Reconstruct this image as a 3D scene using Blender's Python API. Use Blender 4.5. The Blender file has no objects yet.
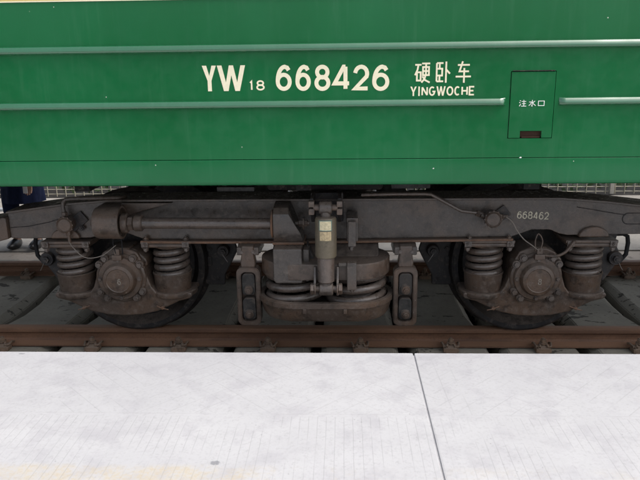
import bpy, bmesh, math, random
from math import sin, cos, pi, radians as R
from mathutils import Vector, Matrix
random.seed(7)
S = bpy.context.scene
C = S.collection

# ------------------------------------------------------------ camera
F = 661.06
cam_d = bpy.data.cameras.new('camera')
cam = bpy.data.objects.new('camera', cam_d); C.objects.link(cam)
cam_d.sensor_width = 36; cam_d.lens = 36 * F / 640
cam_d.clip_start = .05; cam_d.clip_end = 1000
cam.matrix_world = (Matrix.Translation((.1095, -4.7301, 1.5934)) @ Matrix.Rotation(.039, 4, 'Z')
                    @ Matrix.Rotation(pi/2 - .2508, 4, 'X') @ Matrix.Rotation(-.0122, 4, 'Z'))
S.camera = cam

# ------------------------------------------------------------ light
SUN = Vector((.62, -.20, 1.0)).normalized()          # towards the sun
w = bpy.data.worlds.new('World'); S.world = w; w.use_nodes = True
nt = w.node_tree; bg = nt.nodes['Background']
sky = nt.nodes.new('ShaderNodeTexSky'); sky.sky_type = 'NISHITA'; sky.sun_disc = False
sky.sun_elevation = math.asin(SUN.z); sky.sun_rotation = math.atan2(SUN.x, SUN.y)
sky.air_density = 1.0; sky.dust_density = 4.0; sky.ozone_density = 1.0
hs = nt.nodes.new('ShaderNodeHueSaturation'); hs.inputs['Saturation'].default_value = .42   # thin cloud takes the blue out
nt.links.new(sky.outputs[0], hs.inputs['Color']); nt.links.new(hs.outputs[0], bg.inputs[0]); bg.inputs[1].default_value = .15
sd = bpy.data.lights.new('sun', 'SUN'); sd.energy = .9; sd.angle = R(12); sd.color = (1, .96, .9)
so = bpy.data.objects.new('sun', sd); C.objects.link(so)
so.rotation_euler = SUN.to_track_quat('Z', 'Y').to_euler()
S.render.engine = 'CYCLES'
S.view_settings.view_transform = 'Standard'; S.view_settings.look = 'None'
S.view_settings.gamma = 1; S.view_settings.use_curve_mapping = False
S.view_settings.exposure = .80

# ------------------------------------------------------------ materials
class NT:
    def __init__(s, name):
        s.m = bpy.data.materials.new(name); s.m.use_nodes = True
        s.t = s.m.node_tree; s.b = s.t.nodes['Principled BSDF']
    def n(s, typ, **kw):
        x = s.t.nodes.new(typ)
        for k, v in kw.items(): setattr(x, k, v)
        return x
    def put(s, node, idx, v):
        if v is None: return
        if isinstance(v, bpy.types.NodeSocket): s.t.links.new(v, node.inputs[idx])
        else: node.inputs[idx].default_value = v
    def pos(s, world=True):
        if world: return s.n('ShaderNodeNewGeometry').outputs['Position']
        return s.n('ShaderNodeTexCoord').outputs['Object']
    def scale(s, v, sc):
        m = s.n('ShaderNodeMapping'); s.put(m, 0, v); m.inputs['Scale'].default_value = sc
        return m.outputs[0]
    def noise(s, v, sc, det=4, rough=.55):
        x = s.n('ShaderNodeTexNoise'); s.put(x, 'Vector', v); x.inputs['Scale'].default_value = sc
        x.inputs['Detail'].default_value = det; x.inputs['Roughness'].default_value = rough
        return x.outputs[0]
    def voro(s, v, sc, feature='F1', rnd=1):
        x = s.n('ShaderNodeTexVoronoi', feature=feature); s.put(x, 'Vector', v)
        x.inputs['Scale'].default_value = sc; x.inputs['Randomness'].default_value = rnd
        return x
    def ramp(s, v, a, b, lo=0, hi=1):
        x = s.n('ShaderNodeMapRange'); s.put(x, 0, v)
        for i, q in zip((1, 2, 3, 4), (a, b, lo, hi)): s.put(x, i, q)
        x.interpolation_type = 'SMOOTHSTEP' if not isinstance(a, bpy.types.NodeSocket) else 'LINEAR'
        return x.outputs[0]
    def math(s, op, a, b=None, c=None):
        x = s.n('ShaderNodeMath', operation=op)
        s.put(x, 0, a); s.put(x, 1, b); s.put(x, 2, c); return x.outputs[0]
    def mix(s, f, a, b, mode='MIX'):
        x = s.n('ShaderNodeMix', data_type='RGBA', blend_type=mode)
        s.put(x, 0, f)
        for i, v in ((6, a), (7, b)):
            s.put(x, i, tuple(v) + (1,) if isinstance(v, tuple) and len(v) == 3 else v)
        return x.outputs[2]
    def bump(s, h, strength, dist=.002):
        x = s.n('ShaderNodeBump'); s.put(x, 'Height', h)
        x.inputs['Strength'].default_value = strength; x.inputs['Distance'].default_value = dist
        s.t.links.new(x.outputs[0], s.b.inputs['Normal'])
    def done(s, col, rough, metal=0, spec=.5):
        s.put(s.b, 'Base Color', tuple(col) + (1,) if isinstance(col, tuple) else col)
        s.put(s.b, 'Roughness', rough); s.put(s.b, 'Metallic', metal)
        s.b.inputs['Specular IOR Level'].default_value = spec
        return s.m

def m_steel(name, base, rust, rustamt=.5, rough=.5, spec=.5, specks=True, dust=(.17, .138, .115)):
    k = NT(name); p = k.pos()
    n1 = k.noise(p, 4, 6, .65); n2 = k.noise(p, 30, 5, .7); n3 = k.noise(p, 140, 3, .6)
    n4 = k.noise(p, 11, 5, .7)
    c = k.mix(k.ramp(n1, .42, .66, 0, rustamt), base, rust)
    c = k.mix(k.ramp(n4, .50, .64, 0, .7), c, tuple(x*.35 for x in base))
    c = k.mix(k.ramp(n2, .5, .72, 0, .55), c, dust)
    geo = k.n('ShaderNodeNewGeometry')
    sx = k.n('ShaderNodeSeparateXYZ'); k.put(sx, 0, geo.outputs['Normal'])
    up = k.ramp(sx.outputs[2], .3, .95)                      # dust that settles on upward faces
    c = k.mix(k.math('MULTIPLY', up, k.ramp(n2, .3, .6, .35, .8)), c, dust)
    c = k.mix(k.ramp(n3, .35, .7, 0, .3), c, tuple(x*.45 for x in base))
    if specks:
        v = k.voro(p, 42)
        f = k.math('MULTIPLY', k.ramp(v.outputs['Distance'], .07, .045),
                   k.ramp(k.noise(p, 3.1, 2), .53, .62, 0, .8))
        c = k.mix(f, c, (.55, .52, .46))
    k.bump(k.math('ADD', k.math('MULTIPLY', n2, .6), k.math('MULTIPLY', n3, .5)), .55, .003)
    return k.done(c, k.ramp(n2, .3, .7, rough-.1, rough+.2), 0, spec)

M = {}
M['frame'] = m_steel('bogie_grey_paint', (.062, .053, .047), (.092, .062, .044), .7, .30, .6)
M['steel'] = m_steel('bogie_brown_grime', (.084, .061, .048), (.125, .075, .047), .65, .36, .55)
M['rustflange'] = m_steel('rusty_flange', (.15, .088, .058), (.20, .105, .060), .7, .6, .3)
M['dark'] = m_steel('dark_oily_steel', (.022, .021, .023), (.035, .026, .022), .5, .5, .5)
M['wheel'] = m_steel('wheel_grime', (.018, .017, .019), (.032, .024, .020), .6, .45, .5, False)
M['spring'] = m_steel('spring_steel_paint', (.090, .070, .059), (.118, .080, .059), .5, .30, .8, True, (.125, .105, .09))
M['under'] = m_steel('underframe_black', (.014, .014, .014), (.02, .016, .014), .4, .7, .2, False)
M['greybox'] = m_steel('grey_equipment_box', (.16, .16, .165), (.13, .11, .10), .4, .55, .3, False)

def m_rail():
    k = NT('rusty_rail'); p = k.pos()
    n1 = k.noise(k.scale(p, (.6, 3, 3)), 5, 5, .65); n2 = k.noise(p, 90, 4, .7)
    c = k.mix(k.ramp(n1, .35, .68), (.135, .072, .045), (.215, .115, .068))
    c = k.mix(k.ramp(n2, .45, .75, 0, .5), c, (.055, .035, .027))
    v = k.voro(p, 34)
    f = k.math('MULTIPLY', k.ramp(v.outputs['Distance'], .10, .06), k.ramp(k.noise(p, 4, 2), .53, .6, 0, .7))
    c = k.mix(f, c, (.33, .25, .19))
    geo = k.n('ShaderNodeNewGeometry'); sx = k.n('ShaderNodeSeparateXYZ'); k.put(sx, 0, geo.outputs['Normal'])
    top = k.ramp(sx.outputs[2], .8, .98)
    c = k.mix(k.math('MULTIPLY', top, .75), c, (.30, .175, .11))
    k.bump(n2, .5, .002)
    return k.done(c, .62, 0, .35)
M['rail'] = m_rail()
M['clip'] = m_steel('rusty_fastening', (.20, .14, .10), (.26, .17, .11), .7, .7, .3, False, (.24, .19, .15))

def m_concrete(name, a, b, flake, sc=1):
    k = NT(name); p = k.pos()
    n1 = k.noise(p, 2.2*sc, 6, .6); n2 = k.noise(p, 45*sc, 5, .7); n3 = k.noise(k.scale(p, (.75, 1.15, 1)), 10*sc, 4, .6)
    c = k.mix(k.ramp(n1, .35, .65), a, b)
    c = k.mix(k.ramp(n2, .45, .75, 0, .35), c, tuple(x*.55 for x in a))
    c = k.mix(k.math('MULTIPLY', k.ramp(n3, .615, .635), flake), c, (.015, .014, .013))
    k.bump(k.math('SUBTRACT', n2, k.ramp(n3, .615, .635, 0, 1.5)), .5, .003)
    return k.done(c, .85, 0, .2)
M['sleeper'] = m_concrete('sleeper_concrete', (.32, .298, .245), (.41, .38, .315), .7)
M['ballast'] = m_concrete('dark_ballast', (.03, .027, .024), (.055, .048, .042), .5, 2)
M['ground'] = m_concrete('ground_dirt', (.10, .085, .07), (.14, .12, .095), .4)
M['paving'] = m_concrete('pale_paving', (.27, .252, .228), (.345, .322, .29), .15)
M['strip'] = m_concrete('beige_paving', (.33, .29, .245), (.40, .35, .295), .35)
M['kerb'] = m_concrete('kerb_concrete', (.30, .32, .35), (.38, .40, .43), .2)

def m_platform():
    k = NT('scored_platform_concrete'); p = k.pos()
    s = k.n('ShaderNodeSeparateXYZ'); k.put(s, 0, p); X, Y = s.outputs[0], s.outputs[1]
    n1 = k.noise(p, 1.7, 6, .62); n2 = k.noise(p, 70, 5, .75); n0 = k.noise(p, 7, 5, .65)
    wob = k.math('MULTIPLY', k.math('SUBTRACT', n1, .5), .05)
    def line(v, per, wid):      # 1 on the groove
        f = k.math('FRACT', k.math('DIVIDE', v, per))
        d = k.math('ABSOLUTE', k.math('SUBTRACT', f, .5))
        return k.ramp(d, .5 - wid/per*.9, .5 - wid/per*.25)
    a = k.math('ADD', X, Y); b = k.math('SUBTRACT', X, Y)
    # herringbone band: blocks alternate between the two diagonals
    blk = k.math('FRACT', k.math('DIVIDE', k.math('ADD', X, .13), .62))
    isA = k.ramp(blk, .47, .53)
    l1 = line(a, .115, .005); l2 = line(b, .115, .005)
    herr = k.math('ADD', k.math('MULTIPLY', l1, k.ramp(blk, .36, .5)), k.math('MULTIPLY', l2, k.ramp(blk, .64, .5)))
    herr = k.math('ADD', herr, k.math('MULTIPLY', line(b, .46, .006), .5))
    par = line(k.math('ADD', X, k.math('MULTIPLY', wob, .25)), .0345, .0035)
    band = k.math('MULTIPLY', k.ramp(Y, -2.345, -2.335), k.ramp(Y, -1.84, -1.86))
    par = k.math('MULTIPLY', par, k.ramp(Y, -2.36, -2.37))
    g = k.math('ADD', k.math('MULTIPLY', herr, band), par)
    two = k.math('MULTIPLY', k.ramp(k.math('ABSOLUTE', k.math('SUBTRACT', k.math('ABSOLUTE', k.math('SUBTRACT', k.math('ADD', X, k.math('MULTIPLY', Y, .05)), .46)), .035)), .0035, .0015), band)
    edge = k.ramp(k.math('ABSOLUTE', k.math('ADD', Y, 2.345)), .004, .0015, 0, .7)
    g = k.math('ADD', g, k.math('ADD', two, edge))
    wear = k.ramp(k.noise(p, 4.3, 3), .36, .58, .05, 1)
    g = k.math('MINIMUM', k.math('MULTIPLY', g, wear), 1)
    c = k.mix(k.ramp(n1, .3, .7), (.465, .462, .482), (.52, .517, .535))
    c = k.mix(k.ramp(n0, .45, .70, 0, .6), c, (.40, .39, .42))
    c = k.mix(k.ramp(n2, .48, .75, 0, .5), c, (.33, .32, .34))
    sp = k.voro(p, 26)
    c = k.mix(k.math('MULTIPLY', k.ramp(sp.outputs['Distance'], .10, .05), k.ramp(k.noise(p, 9, 2), .52, .64, 0, .6)), c, (.25, .25, .26))
    # faded yellow paint line, scuffed dark edge
    yel = k.math('MULTIPLY', k.math('MULTIPLY', k.ramp(Y, -2.69, -2.73), k.ramp(Y, -2.86, -2.85)), k.ramp(k.math('ABSOLUTE', k.math('ADD', X, .62)), .9, .25, .3, 1))
    c = k.mix(k.math('MULTIPLY', yel, k.math('MULTIPLY', k.ramp(k.noise(p, 3.1, 5, .75), .45, .60), k.ramp(n2, .35, .6, .1, .45))), c, (.56, .45, .26))
    c = k.mix(k.math('MULTIPLY', g, .26), c, (.30, .295, .31))
    # two oily spots
    for (x, y, rx, ry) in ((-.349, -2.689, .020, .014), (-1.48, -1.775, .016, .006)):
        dx = k.math('DIVIDE', k.math('SUBTRACT', X, x), rx); dy = k.math('DIVIDE', k.math('SUBTRACT', Y, y), ry)
        d = k.math('ADD', k.math('MULTIPLY', dx, dx), k.math('MULTIPLY', dy, dy))
        d = k.math('ADD', d, k.math('MULTIPLY', k.math('SUBTRACT', n2, .5), 3.5))
        c = k.mix(k.ramp(d, 1.2, .6, 0, .75), c, (.20, .205, .225))
    k.bump(k.math('SUBTRACT', k.math('MULTIPLY', n2, .5), k.math('MULTIPLY', g, .5)), .3, .0015)
    return k.done(c, .8, 0, .25)
M['platform'] = m_platform()

def m_gloss(name, col, col2, rough=.16, coat=0):
    k = NT(name); p = k.pos()
    n1 = k.noise(k.scale(p, (1.0, 1, .35)), 2.0, 4, .5); n2 = k.noise(p, 16, 4, .6)
    n3 = k.noise(k.scale(p, (9, 9, .8)), 3, 4, .6)
    c = k.mix(k.ramp(n1, .35, .65), col, col2)
    c = k.mix(k.ramp(n3, .5, .8, 0, .09), c, (.10, .24, .15) if 'green' in name else (.5, .45, .3))
    v = k.voro(p, 9)
    c = k.mix(k.math('MULTIPLY', k.ramp(v.outputs['Distance'], .03, .02), k.ramp(k.noise(p, 2.3, 1), .5, .55)), c, (.5, .55, .45))
    k.bump(k.noise(k.scale(p, (1.6, 1, .45)), 2.4, 1, .4), .8, .012)
    k.b.inputs['Coat Weight'].default_value = coat; k.b.inputs['Coat Roughness'].default_value = .08
    return k.done(c, k.ramp(n2, .3, .7, rough-.05, rough+.10), 0, .4)
M['green'] = m_gloss('green_gloss_paint', (.004, .112, .034), (.006, .126, .041))
M['greensill'] = m_gloss('green_gloss_paint_sill', (.005, .114, .037), (.007, .128, .044), .16)
M['greenrib'] = m_gloss('green_gloss_paint_moulding', (.004, .105, .034), (.006, .115, .041), .12, 1.0)
M['greenrib'].node_tree.nodes['Principled BSDF'].inputs['Specular IOR Level'].default_value = 1.0
M['greenrib'].node_tree.nodes['Principled BSDF'].inputs['Coat IOR'].default_value = 1.5
M['yellow'] = m_gloss('yellow_gloss_paint', (.55, .42, .15), (.60, .46, .18))
M['roof'] = m_gloss('grey_roof_paint', (.25, .26, .27), (.3, .3, .31), .5)
def plain(name, col, rough=.6, spec=.4, nz=40, amt=.25):
    k = NT(name); p = k.pos(); n = k.noise(p, nz, 4, .65)
    return k.done(k.mix(k.ramp(n, .35, .7, 0, amt), col, tuple(x*.5 for x in col)), rough, 0, spec)
M['cream'] = plain('cream_lettering', (.86, .80, .58), .5, .4, 60, .15)
M['white'] = plain('white_lettering', (.80, .84, .78), .5, .4, 60, .15)
M['stencil'] = plain('worn_stencil_paint', (.62, .58, .46), .7, .2, 120, .9)
M['label'] = plain('worn_cream_label', (.62, .55, .36), .5, .4, 70, .7)
M['teal'] = plain('teal_label_border', (.09, .20, .19), .5, .4)
M['faint'] = plain('faint_stencil', (.30, .27, .23), .7, .2, 150, .9)
M['labelb'] = plain('worn_brown_label', (.50, .40, .24), .5, .4, 90, .9)
M['khaki'] = m_steel('khaki_damper_paint', (.115, .098, .066), (.12, .09, .06), .5, .42, .5)
M['rubber'] = plain('black_rubber', (.022, .022, .023), .8, .2)
M['slate'] = m_steel('slate_pad', (.040, .039, .038), (.055, .046, .040), .5, .6, .3, False)
M['wire'] = plain('pale_wire', (.20, .175, .15), .5, .5)
M['fencewire'] = plain('fence_wire', (.40, .37, .29), .5, .4)
M['post'] = plain('fence_post', (.35, .33, .30), .6, .3)
M['navy'] = plain('navy_cloth', (.016, .022, .055), .9, .1, 12, .6)
M['blue'] = plain('blue_cloth', (.022, .040, .115), .9, .1, 12, .5)
M['skin'] = plain('skin', (.50, .30, .21), .55, .4, 8, .1)
M['hair'] = plain('hair', (.012, .010, .010), .5, .4)
M['shoe'] = plain('black_shoe', (.018, .018, .02), .35, .5)
M['paper'] = plain('white_paper', (.8, .8, .8), .6, .3, 5, .05)
M['hedge'] = plain('hedge_leaf', (.05, .075, .03), .7, .3, 9, .6)
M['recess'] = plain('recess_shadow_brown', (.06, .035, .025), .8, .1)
M['joint'] = plain('joint_filler', (.055, .055, .06), .9, .1)

# ------------------------------------------------------------ mesh helpers
class MB:
    def __init__(s): s.b = bmesh.new()
    def _merge(s, t):
        me = bpy.data.meshes.new('t'); t.to_mesh(me); t.free(); s.b.from_mesh(me); bpy.data.meshes.remove(me)
    def box(s, x0, x1, y0, y1, z0, z1, bev=.004, seg=2, rot=None):
        t = bmesh.new(); bmesh.ops.create_cube(t, size=1)
        c = Vector(((x0+x1)/2, (y0+y1)/2, (z0+z1)/2))
        for v in t.verts: v.co = Vector((v.co.x*abs(x1-x0), v.co.y*abs(y1-y0), v.co.z*abs(z1-z0)))
        if bev: bmesh.ops.bevel(t, geom=t.edges[:], offset=bev, segments=seg, affect='EDGES', profile=.5)
        for v in t.verts: v.co = (rot @ v.co if rot else v.co) + c
        s._merge(t); return s
    def prism(s, pts, a0, a1, axis='Y', bev=.004, seg=2):
        """pts = outline in the plane; axis Y: (x,z), X: (y,z), Z: (x,y)"""
        f = {'Y': lambda p, a: (p[0], a, p[1]), 'X': lambda p, a: (a, p[0], p[1]), 'Z': lambda p, a: (p[0], p[1], a)}[axis]
        t = bmesh.new()
        lo = [t.verts.new(f(p, a0)) for p in pts]; hi = [t.verts.new(f(p, a1)) for p in pts]
        n = len(pts)
        A = t.faces.new(lo); B = t.faces.new(hi[::-1])
        for i in range(n): t.faces.new((lo[(i+1) % n], lo[i], hi[i], hi[(i+1) % n]))
        bmesh.ops.recalc_face_normals(t, faces=t.faces[:])
        if bev:
            es = [e for e in t.edges if e.calc_face_angle(0) > .5]
            bmesh.ops.bevel(t, geom=es, offset=bev, segments=seg, affect='EDGES', profile=.5, clamp_overlap=True)
        s._merge(t); return s
    def ring(s, outer, inner, a0, a1, axis='Y', bev=0):
        """prism with a hole; outer and inner same count"""
        f = {'Y': lambda p, a: (p[0], a, p[1]), 'X': lambda p, a: (a, p[0], p[1]), 'Z': lambda p, a: (p[0], p[1], a)}[axis]
        t = bmesh.new(); n = len(outer)
        v = [[t.verts.new(f(p, a)) for p in q] for q, a in ((outer, a0), (outer, a1), (inner, a1), (inner, a0))]
        for i in range(n):
            j = (i+1) % n
            for k in range(4):
                t.faces.new((v[k][i], v[k][j], v[(k+1) % 4][j], v[(k+1) % 4][i]))
        bmesh.ops.recalc_face_normals(t, faces=t.faces[:])
        if bev:
            es = [e for e in t.edges if e.calc_face_angle(0) > 1.0]
            bmesh.ops.bevel(t, geom=es, offset=bev, segments=2, affect='EDGES')
        s._merge(t); return s
    def lathe(s, prof, c, axis='Y', n=40, close=True):
        """prof = [(r, h)], revolve round an axis through c"""
        t = bmesh.new(); rings = []
        for r, h in prof:
            if r < 1e-6: rings.append([t.verts.new((0, 0, h))])
            else: rings.append([t.verts.new((r*cos(2*pi*i/n), r*sin(2*pi*i/n), h)) for i in range(n)])
        for a, b in zip(rings, rings[1:]):
            for i in range(n):
                j = (i+1) % n
                if len(a) == 1 and len(b) == 1: continue
                if len(a) == 1: t.faces.new((a[0], b[j], b[i]))
                elif len(b) == 1: t.faces.new((a[i], a[j], b[0]))
                else: t.faces.new((a[i], a[j], b[j], b[i]))
        if close:
            for q in (rings[0], rings[-1]):
                if len(q) > 1: t.faces.new(q)
        m = {'Z': Matrix.Identity(3), 'Y': Matrix(((1, 0, 0), (0, 0, 1), (0, -1, 0))), 'X': Matrix(((0, 0, 1), (0, 1, 0), (-1, 0, 0)))}[axis]
        if axis == 'Y': m = Matrix(((1, 0, 0), (0, 0, 1), (0, 1, 0)))
        if axis == 'X': m = Matrix(((0, 0, 1), (1, 0, 0), (0, 1, 0)))
        for v in t.verts: v.co = m @ v.co + Vector(c)
        bmesh.ops.recalc_face_normals(t, faces=t.faces[:])
        s._merge(t); return s
    def cyl(s, a, b, r, r2=None, n=20, bev=0):
        a, b = Vector(a), Vector(b); r2 = r if r2 is None else r2; L = (b-a).length
        q = (b-a).to_track_quat('Z', 'Y').to_matrix()
        t = bmesh.new(); pr = [(0, 0), (r-bev, 0), (r, bev), (r2, L-bev), (r2-bev, L), (0, L)] if bev else [(0, 0), (r, 0), (r2, L), (0, L)]
        rings = [[t.verts.new((0, 0, h))] if k < 1e-9 else [t.verts.new((k*cos(2*pi*i/n), k*sin(2*pi*i/n), h)) for i in range(n)] for k, h in pr]
        for u, v in zip(rings, rings[1:]):
            for i in range(n):
                j = (i+1) % n
                if len(u) == 1: t.faces.new((u[0], v[j], v[i]))
                elif len(v) == 1: t.faces.new((u[i], u[j], v[0]))
                else: t.faces.new((u[i], u[j], v[j], v[i]))
        for v in t.verts: v.co = q @ v.co + a
        bmesh.ops.recalc_face_normals(t, faces=t.faces[:])
        s._merge(t); return s
    def tube(s, pts, r, n=10, closed=False, radii=None):
        t = bmesh.new(); P = [Vector(p) for p in pts]; N = len(P); rings = []
        up = Vector((0, 0, 1)); prev = None
        for i, p in enumerate(P):
            if closed: d = (P[(i+1) % N] - P[i-1])
            else: d = P[min(i+1, N-1)] - P[max(i-1, 0)]
            d.normalize()
            if prev is None:
                u = d.cross(up if abs(d.z) < .9 else Vector((1, 0, 0))).normalized()
            else:
                u = (prev - d*prev.dot(d)).normalized()
            prev = u; v = d.cross(u); rr = radii[i] if radii else r
            rings.append([t.verts.new(p + rr*(u*cos(2*pi*k/n) + v*sin(2*pi*k/n))) for k in range(n)])
        pairs = list(zip(rings, rings[1:])) + ([(rings[-1], rings[0])] if closed else [])
        for a, b in pairs:
            for k in range(n): t.faces.new((a[k], a[(k+1) % n], b[(k+1) % n], b[k]))
        if not closed: t.faces.new(rings[0][::-1]); t.faces.new(rings[-1])
        bmesh.ops.recalc_face_normals(t, faces=t.faces[:])
        s._merge(t); return s
    def hexb(s, c, d, r=.012, h=.012, washer=True, stud=True):
        """hex bolt head pointing along d"""
        c = Vector(c); d = Vector(d).normalized()
        if washer: s.cyl(c, c + d*.003, r*1.45, n=16)
        s.cyl(c + d*.003, c + d*(.003+h), r*1.1, n=6, bev=.0012)
        if stud: s.cyl(c + d*(.003+h), c + d*(.009+h), r*.5, n=10)
        return s
    def build(s, name, mat, parent=None, loc=None, sharp=.6):
        bm = s.b
        for e in bm.edges: e.smooth = e.calc_face_angle(0) < sharp if len(e.link_faces) == 2 else True
        for f in bm.faces: f.smooth = True
        me = bpy.data.meshes.new(name); bm.to_mesh(me); bm.free()
        me.materials.append(mat)
        o = bpy.data.objects.new(name, me); C.objects.link(o)
        wn = o.modifiers.new('normals', 'WEIGHTED_NORMAL'); wn.keep_sharp = True
        if parent: o.parent = parent
        if loc: o.location = loc
        return o

def tag(o, label=None, cat=None, group=None, kind=None):
    if label: o['label'] = label
    if cat: o['category'] = cat
    if group: o['group'] = group
    if kind: o['kind'] = kind
    return o
def empty(name, loc=(0, 0, 0), rz=0, parent=None):
    o = bpy.data.objects.new(name, None); C.objects.link(o); o.location = loc; o.rotation_euler.z = rz
    o.empty_display_size = .1
    if parent: o.parent = parent
    return o
def bolt(parent, c, d, r=.012, h=.012, washer=True, stud=True, mat='spring', name='bolt'):
    return MB().hexb(c, d, r, h, washer, stud).build(name, M[mat], parent)
def kids(o): return [c for c in C.objects if c.parent == o]
def copy_tree(o, parent=None, loc=None, rz=None):
    c = o.copy(); C.objects.link(c)
    if parent: c.parent = parent
    if loc is not None: c.location = loc
    if rz is not None: c.rotation_euler.z = rz
    for ch in kids(o): copy_tree(ch, c)
    return c
def turned(o):
    """the same part on the far side of the bogie (bogie turned half round)"""
    return copy_tree(o, o.parent, (-o.location.x, -o.location.y, o.location.z), o.rotation_euler.z + pi)
def rrect(x0, x1, z0, z1, r, n=5):
    out = []
    for cx, cz, a in ((x1-r, z1-r, 0), (x0+r, z1-r, pi/2), (x0+r, z0+r, pi), (x1-r, z0+r, 3*pi/2)):
        for i in range(n+1):
            t = a + pi/2*i/n; out.append((cx + r*cos(t), cz + r*sin(t)))
    return out
def circ(cx, cz, r, n=32): return [(cx + r*cos(2*pi*i/n), cz + r*sin(2*pi*i/n)) for i in range(n)]

# ------------------------------------------------------------ lettering (stroke glyphs)
def el(cx, cy, rx, ry, a0, a1, n=12):
    return [(cx + rx*cos(R(a0+(a1-a0)*i/n)), cy + ry*sin(R(a0+(a1-a0)*i/n))) for i in range(n+1)]
G = {
 'Y': [[(0, 1), (.5, .45)], [(1, 1), (.5, .45)], [(.5, .5), (.5, 0)]],
 'W': [[(0, 1), (.22, 0), (.29, 0), (.47, 1), (.53, 1), (.71, 0), (.78, 0), (1, 1)]],
 '1': [[(.25, .80), (.6, .97), (.6, 0)]],
 '8': [el(.5, .27, .5, .27, 0, 360, 24), el(.5, .76, .43, .24, 0, 360, 24)],
 '6': [el(.5, .32, .5, .32, 0, 360, 24), el(.62, .34, .62, .66, 180, 92, 10) + [(.80, .96)] + [(.93, .84)]],
 '4': [[(.98, .25), (.02, .25), (.62, 1), (.74, 1)], [(.74, 1), (.74, 0)]],
 '2': [[(.03, .72)] + el(.5, .69, .46, .31, 160, -25, 10) + [(.03, .02), (1, .02)]],
 'I': [[(.5, 0), (.5, 1)]],
 'N': [[(0, 0), (0, 1)], [(0, 1), (1, 0)], [(1, 0), (1, 1)]],
 'G': [el(.5, .5, .5, .5, 50, 320, 16) + [(1, .45), (.55, .45)]],
 'O': [el(.5, .5, .5, .5, 0, 360, 24)],
 'C': [el(.5, .5, .5, .5, 50, 310, 16)],
 'H': [[(0, 0), (0, 1)], [(1, 0), (1, 1)], [(0, .5), (1, .5)]],
 'E': [[(1, 1), (0, 1), (0, 0), (1, 0)], [(0, .5), (.85, .5)]],
 'ying': [[(.0, .86), (.42, .86)], [(.22, .86), (.16, .62), (.0, .36)], [(.13, .5), (.38, .5), (.38, .1), (.13, .1), (.13, .5)],
          [(.46, .92), (1, .92)], [(.53, .75), (.93, .75), (.93, .36), (.53, .36), (.53, .75)], [(.53, .555), (.93, .555)],
          [(.73, .92), (.73, .42), (.64, .18), (.44, .0)], [(.5, .3), (.68, .12), (1, .0)]],
 'wo': [[(.05, .93), (.5, .93)], [(.05, .93), (.05, .05)], [(.05, .05), (.52, .05)], [(.05, .66), (.43, .66), (.43, .33), (.05, .33)],
        [(.25, .93), (.25, .66)], [(.25, .33), (.25, .05)], [(.7, 1), (.7, -.02)], [(.7, .62), (.97, .42)]],
 'che': [[(.12, .83), (.9, .83)], [(.44, 1), (.24, .52), (.86, .52)], [(.0, .27), (1, .27)], [(.55, .68), (.55, -.03)]],
 'zhu': [[(.08, .95), (.22, .83)], [(.0, .66), (.15, .55)], [(.03, .02), (.22, .38)], [(.58, 1), (.68, .88)],
         [(.34, .77), (.96, .77)], [(.4, .43), (.92, .43)], [(.28, .04), (1, .04)], [(.65, .77), (.65, .04)]],
 'shui': [[(.5, 1), (.5, .02), (.36, .12)], [(.04, .68), (.38, .68), (.28, .36), (.02, .1)], [(.9, .82), (.58, .58)], [(.54, .64), (.7, .35), (1, .1)]],
 'kou': [[(.12, .82), (.88, .82), (.88, .1), (.12, .1), (.12, .82)]],
}
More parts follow.
